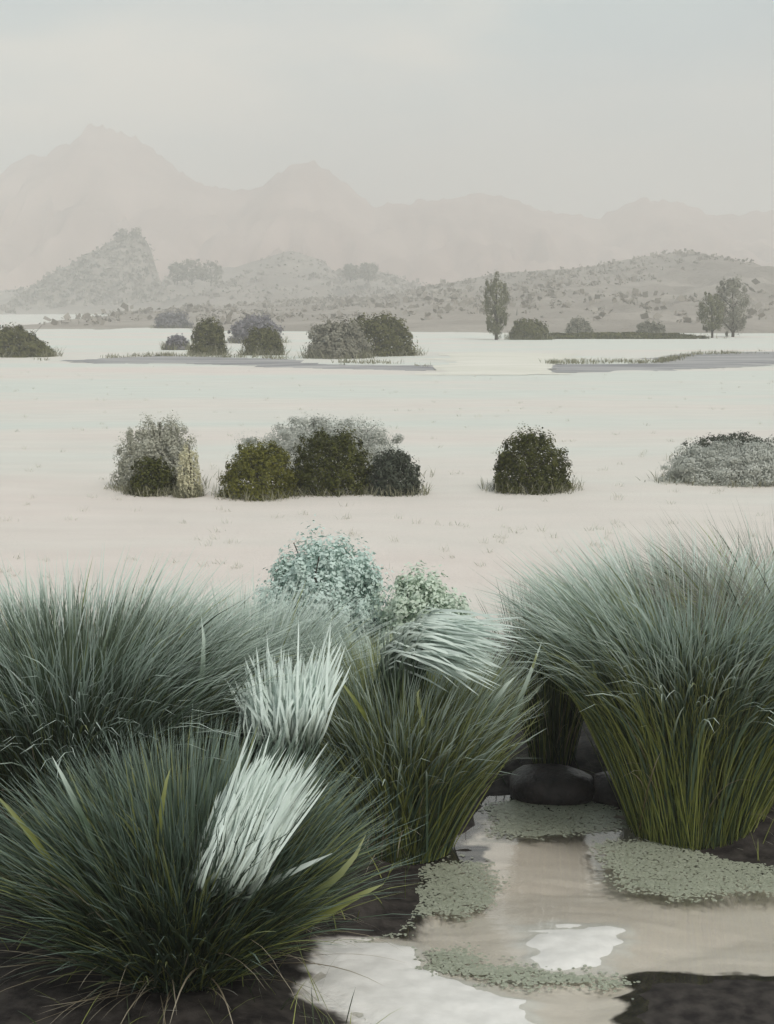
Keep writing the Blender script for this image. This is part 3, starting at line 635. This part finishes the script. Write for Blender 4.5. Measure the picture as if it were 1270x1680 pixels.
# sheaves of bleached blades: each grows from its tussock and turns pale where it bends over
def sheaf(e, a0, a1, b0, b1, n, Y0, Y1, lift, seed, root=None):
    rng = np.random.default_rng(seed); off = np.array(e.location); seg = 12
    s = rng.random(n); t = np.linspace(0, 1, seg + 1)
    def row(p, q, Y, j): 
        px = p[0] + (q[0] - p[0]) * s + rng.normal(0, j, n); py = p[1] + (q[1] - p[1]) * s + rng.normal(0, j, n); yy = Y + rng.normal(0, 0.08, n)
        return np.stack([(px - CX) * yy / F, yy, H - (py - HY) * yy / F], -1)
    q0 = row(a0, a1, Y0, 11); q1 = row(b0, b1, Y1, 16); r = (off if root is None else np.array([*G(*root, .08), .06])) + np.stack([rng.normal(0, .09, n), rng.normal(0, .09, n), np.zeros(n)], -1)
    q1 = q0 + (q1 - q0) * rng.uniform(.55, 1.06, n)[:, None]
    m0 = (r + q0) / 2 + np.stack([rng.normal(0, .02, n), rng.normal(0, .02, n), .10 + rng.normal(0, .02, n)], -1)
    m1 = (q0 + q1) / 2 + np.stack([np.zeros(n), np.zeros(n), lift + rng.normal(0, .012, n)], -1)
    V = np.zeros((n, seg + 1, 2, 3)); C_ = np.zeros((n, seg + 1, 3))
    knots = np.stack([r, m0, q0, m1, q1], 1); kt = np.array([0, .25, .5, .75, 1.0])
    for k in range(seg + 1):                                      # smooth path through the five knots
        u = t[k]; i = min(int(u * 4), 3); f_ = u * 4 - i
        p0, p1, p2, p3 = knots[:, max(i - 1, 0)], knots[:, i], knots[:, i + 1], knots[:, min(i + 2, 4)]
        C_[:, k] = .5 * (2 * p1 + (p2 - p0) * f_ + (2 * p0 - 5 * p1 + 4 * p2 - p3) * f_ ** 2 + (3 * p1 - p0 - 3 * p2 + p3) * f_ ** 3)
    tg = np.gradient(C_, axis=1); tg /= np.linalg.norm(tg, axis=2)[:, :, None] + 1e-9
    out = np.array([.15, -.75, .65]) + rng.normal(0, .28, (n, 1, 3)); sd = np.cross(tg, np.broadcast_to(out, tg.shape)); sd /= np.linalg.norm(sd, axis=2)[:, :, None] + 1e-9
    w = (.006 + .008 * rng.random(n))[:, None] * np.interp(t, [0, .3, .75, .9, 1], [.5, .8, 1, .7, .05])[None]
    V[:, :, 0] = C_ - sd * w[:, :, None] / 2; V[:, :, 1] = C_ + sd * w[:, :, None] / 2
    b = (np.arange(n) * (seg + 1) * 2)[:, None]; q = np.arange(seg)[None] * 2
    f = np.stack([b + q, b + q + 1, b + q + 3, b + q + 2], -1).reshape(-1, 4)
    o = mesh_np('pale_blades', V.reshape(-1, 3) - off, f, B_['bleached'], e, attrs={'tint': np.repeat(rng.random(n), (seg + 1) * 2), 'along': np.tile(np.repeat(t, 2), n)})
    o['kind'] = 'stuff'; o['label'] = 'pale mint bleached blades bending out of the tussock'
sheaf(B, (425, 1215), (515, 1205), (388, 1105), (560, 1060), 440, 5.95, 6.2, .01, 300, root=(475, 1415))
sheaf(N, (322, 1440), (410, 1455), (420, 1225), (512, 1265), 420, 5.0, 5.15, .01, 320)
sheaf(B, (640, 1085), (690, 1035), (790, 1118), (838, 1030), 400, 6.45, 6.2, .035, 340)

# pale leafy shrubs behind the tussocks
bush('pale_shrub', (416, 642, 888, 1100), L_['teal'], 'pale teal rounded shrub standing behind the wide fan shaped tussock', 'shrub', 81, 0.032, 22000, Ybase=9.6, lumps=130, lump_r=.2, sq=4.5)
bush('pale_shrub', (610, 786, 940, 1100), L_['sage'], 'low sage green shrub beside the pale teal shrub', 'shrub', 82, 0.032, 11000, Ybase=9.3, lumps=110, lump_r=.2, sq=4.5)

# ------------------------------------------------------------------ stones, and floating weed partly standing in for reflections, on the pond
def rock(name, box, label, seed, Y, group=None):
    x0, x1, yt, yb = box; rng = np.random.default_rng(seed)
    rx = (x1 - x0) / 2 * Y / F; X = ((x0 + x1) / 2 - CX) * Y / F; zt = H - (yt - HY) * Y / F; zb = -0.06
    nu, nv = 28, 16; V = []
    for j in range(nv + 1):
        for i in range(nu):
            th = math.pi * j / nv; ph = 2 * math.pi * i / nu
            V.append((math.sin(th) * math.cos(ph), math.sin(th) * math.sin(ph), math.cos(th)))
    V = np.array(V); r = 1 + .35 * fbm(V[:, 0] * 1.7 + seed, V[:, 1] * 1.7 + V[:, 2] * 1.3, 4)
    V = np.sign(V) * np.abs(V) ** .8 * r[:, None] * [rx, rx * .7, (zt - zb) * .5]
    f = [[j * nu + i, (j + 1) * nu + i, (j + 1) * nu + (i + 1) % nu, j * nu + (i + 1) % nu] for j in range(nv) for i in range(nu)]
    o = mesh_np(name, V, np.array(f), M['rock'], smooth=True); o.location = (X, Y, (zt + zb) / 2)
    return setp(o, label, 'stone', group)
rock('dark_stone', (838, 980, 1258, 1308), 'wide wet black stone at the head of the pond', 1, 7.45)
rock('dark_stone', (965, 1082, 1266, 1310), 'smaller wet black stone against the tall olive tussock', 2, 7.42)

M['weed'] = mat_plain('weed_film', (0.34, 0.36, 0.29), (0.46, 0.47, 0.40), 5, .5, .4, (.6, 1.4, 1))
W_leaf = mat_leaf('weed_reflection_leaf', (0.34, 0.37, 0.28), (0.48, 0.51, 0.41), None, trans=.1, rough=.4)
def weed(outline_px, label, seed, n):  # some mats put the tussocks' reflections into grey green flakes
    out = gl(outline_px, .004); rng = np.random.default_rng(seed); oa = np.array(out); c = oa.mean(0)
    lo, hi = oa.min(0) - .12, oa.max(0) + .12; p = lo + (hi - lo) * rng.random((n * 6, 2))
    d = poly_dist(p[:, 0], p[:, 1], out) + .05 * (1.6 * fbm(p[:, 0] * 6, p[:, 1] * 6, 4) + 2.4 * fbm(p[:, 0] * 4.2 + 9, p[:, 1] * 24, 4)); p = p[d > .07 * rng.random(len(p)) ** 1.5 - .07 * rng.random(len(p)) ** 4]
    n = len(p); ang = np.linspace(0, 2 * pi, 7)[:-1]; r = .004 + .005 * rng.random(n); rot = rng.random(n) * 6.28
    V = np.zeros((n, 6, 3)); tl = rng.normal(0, .06, (n, 2))
    for k in range(6):
        dx, dy = r * np.cos(ang[k] + rot), r * np.sin(ang[k] + rot)
        V[:, k] = np.stack([p[:, 0] - c[0] + dx, p[:, 1] - c[1] + dy, 0.0035 + tl[:, 0] * dx + tl[:, 1] * dy], -1)
    l = mesh_np('weed_reflection_mat', V.reshape(-1, 3), np.arange(n * 6).reshape(-1, 6), W_leaf, None, attrs={'tint': np.repeat(rng.random(n), 6), 'along': np.zeros(n * 6)})
    l.location = (c[0], c[1], 0)
    return setp(l, label, 'weed mat')
weed([(792, 1322), (850, 1312), (1000, 1312), (1022, 1330), (1010, 1360), (930, 1372), (800, 1368)], 'grey green tussock reflection built as weed flakes under the black stones', 1, 2600)
weed([(684, 1420), (720, 1410), (800, 1414), (818, 1440), (806, 1488), (760, 1500), (690, 1496)], 'rounded grey green reflection built as weed flakes beside the mud shelf', 2, 1800)
weed([(985, 1385), (1060, 1378), (1160, 1398), (1330, 1430), (1330, 1462), (1120, 1474), (1030, 1455), (990, 1420)], 'long sage tussock reflection built as weed flakes under the muddy shore', 3, 3600)
weed([(684, 1556), (770, 1556), (800, 1574), (1035, 1606), (1032, 1622), (850, 1616), (690, 1592)], 'streaked weed mat trailing out between the painted white glints', 4, 2000)
weed([(590, 1462), (690, 1462), (660, 1530), (560, 1542)], 'dark weed patch trapped at the peat bank', 5, 1400)

# ------------------------------------------------------------------ sparse dry stubble on the flats
rng = np.random.default_rng(99); n_ = 1100
yy = 10.5 * (60 / 10.5) ** rng.random(n_); xx = (rng.random(n_) - .5) * yy * .8
k_ = fbm(xx * .35, yy * .9, 4) + .1 * rng.normal(size=n_) > .02
xx, yy = np.repeat(xx[k_], 14), np.repeat(yy[k_], 14); n_ = len(xx); xx = xx + rng.normal(0, .035, n_); yy = yy + rng.normal(0, .035, n_)
v, f, a = blades(rng, n_, .001, (.03, .10), (.2, 1.3), (0, .6), (.004, .008), seg=2)
v = v.reshape(n_, -1, 3) + np.stack([xx, yy, ground_z(xx, yy) - .004], -1)[:, None, :]
M['stubble'] = mat_leaf('stubble', (0.52, 0.51, 0.44), (0.68, 0.66, 0.59), None, trans=.2)
o = mesh_np('stubble', v.reshape(-1, 3), f, M['stubble'], attrs=a)
setp(o, 'sparse pale dry stubble scattered over the flats', 'stubble', kind='stuff')

# thin sedge along the far channels
rng = np.random.default_rng(98); e0 = [(60, 590), (260, 584), (420, 587), (560, 596), (700, 600)], [(900, 596), (1080, 595), (1140, 583), (1290, 578)]
P_ = []
for L0 in e0:
    for _ in range(420):
        u = rng.random() * (len(L0) - 1); i = int(u); u -= i
        P_.append(G(L0[i][0] * (1 - u) + L0[i + 1][0] * u, L0[i][1] * (1 - u) + L0[i + 1][1] * u + rng.normal(0, 1.2), PLAIN))
P_ = np.array(P_); P_ = P_[fbm(P_[:, 0] * .25, P_[:, 1] * .5, 3) > .0]; P_ = np.repeat(P_, 6, 0) + rng.normal(0, .15, (len(P_) * 6, 2)); n_ = len(P_)
v, f, a = blades(rng, n_, .001, (.06, .26), (.05, .9), (0, .8), (.02, .04), seg=3)
v = v.reshape(n_, -1, 3) + np.stack([P_[:, 0], P_[:, 1], np.full(n_, PLAIN)], -1)[:, None, :]
o = mesh_np('sedge', v.reshape(-1, 3), f, L_['skirt'], attrs=a)
setp(o, 'thin sedge growing along the far mud channels', 'sedge', kind='stuff')

# ------------------------------------------------------------------ haze
def box_mesh(name, lo, hi, mat):
    v = [(x, y, z) for z in (lo[2], hi[2]) for x, y in ((lo[0], lo[1]), (hi[0], lo[1]), (hi[0], hi[1]), (lo[0], hi[1]))]
    return mesh_np(name, v, [[0, 3, 2, 1], [4, 5, 6, 7], [0, 1, 5, 4], [1, 2, 6, 5], [2, 3, 7, 6], [3, 0, 4, 7]], mat)
hm = bpy.data.materials.new('haze'); hm.use_nodes = True; hn = hm.node_tree.nodes; hn.remove(hn['Principled BSDF'])
pv = hn.new('ShaderNodeVolumePrincipled'); pv.inputs['Color'].default_value = (0.957, 0.955, 0.933, 1); pv.inputs['Density'].default_value = 0.0021
pv.inputs['Anisotropy'].default_value = 0.1
hm.node_tree.links.new(pv.outputs[0], hn['Material Output'].inputs['Volume'])
hz = box_mesh('haze', (-2400, -2300, -4.5), (2400, 2400, 134), hm)
setp(hz, 'thin pale mist lying over the flats and hills', kind='stuff')
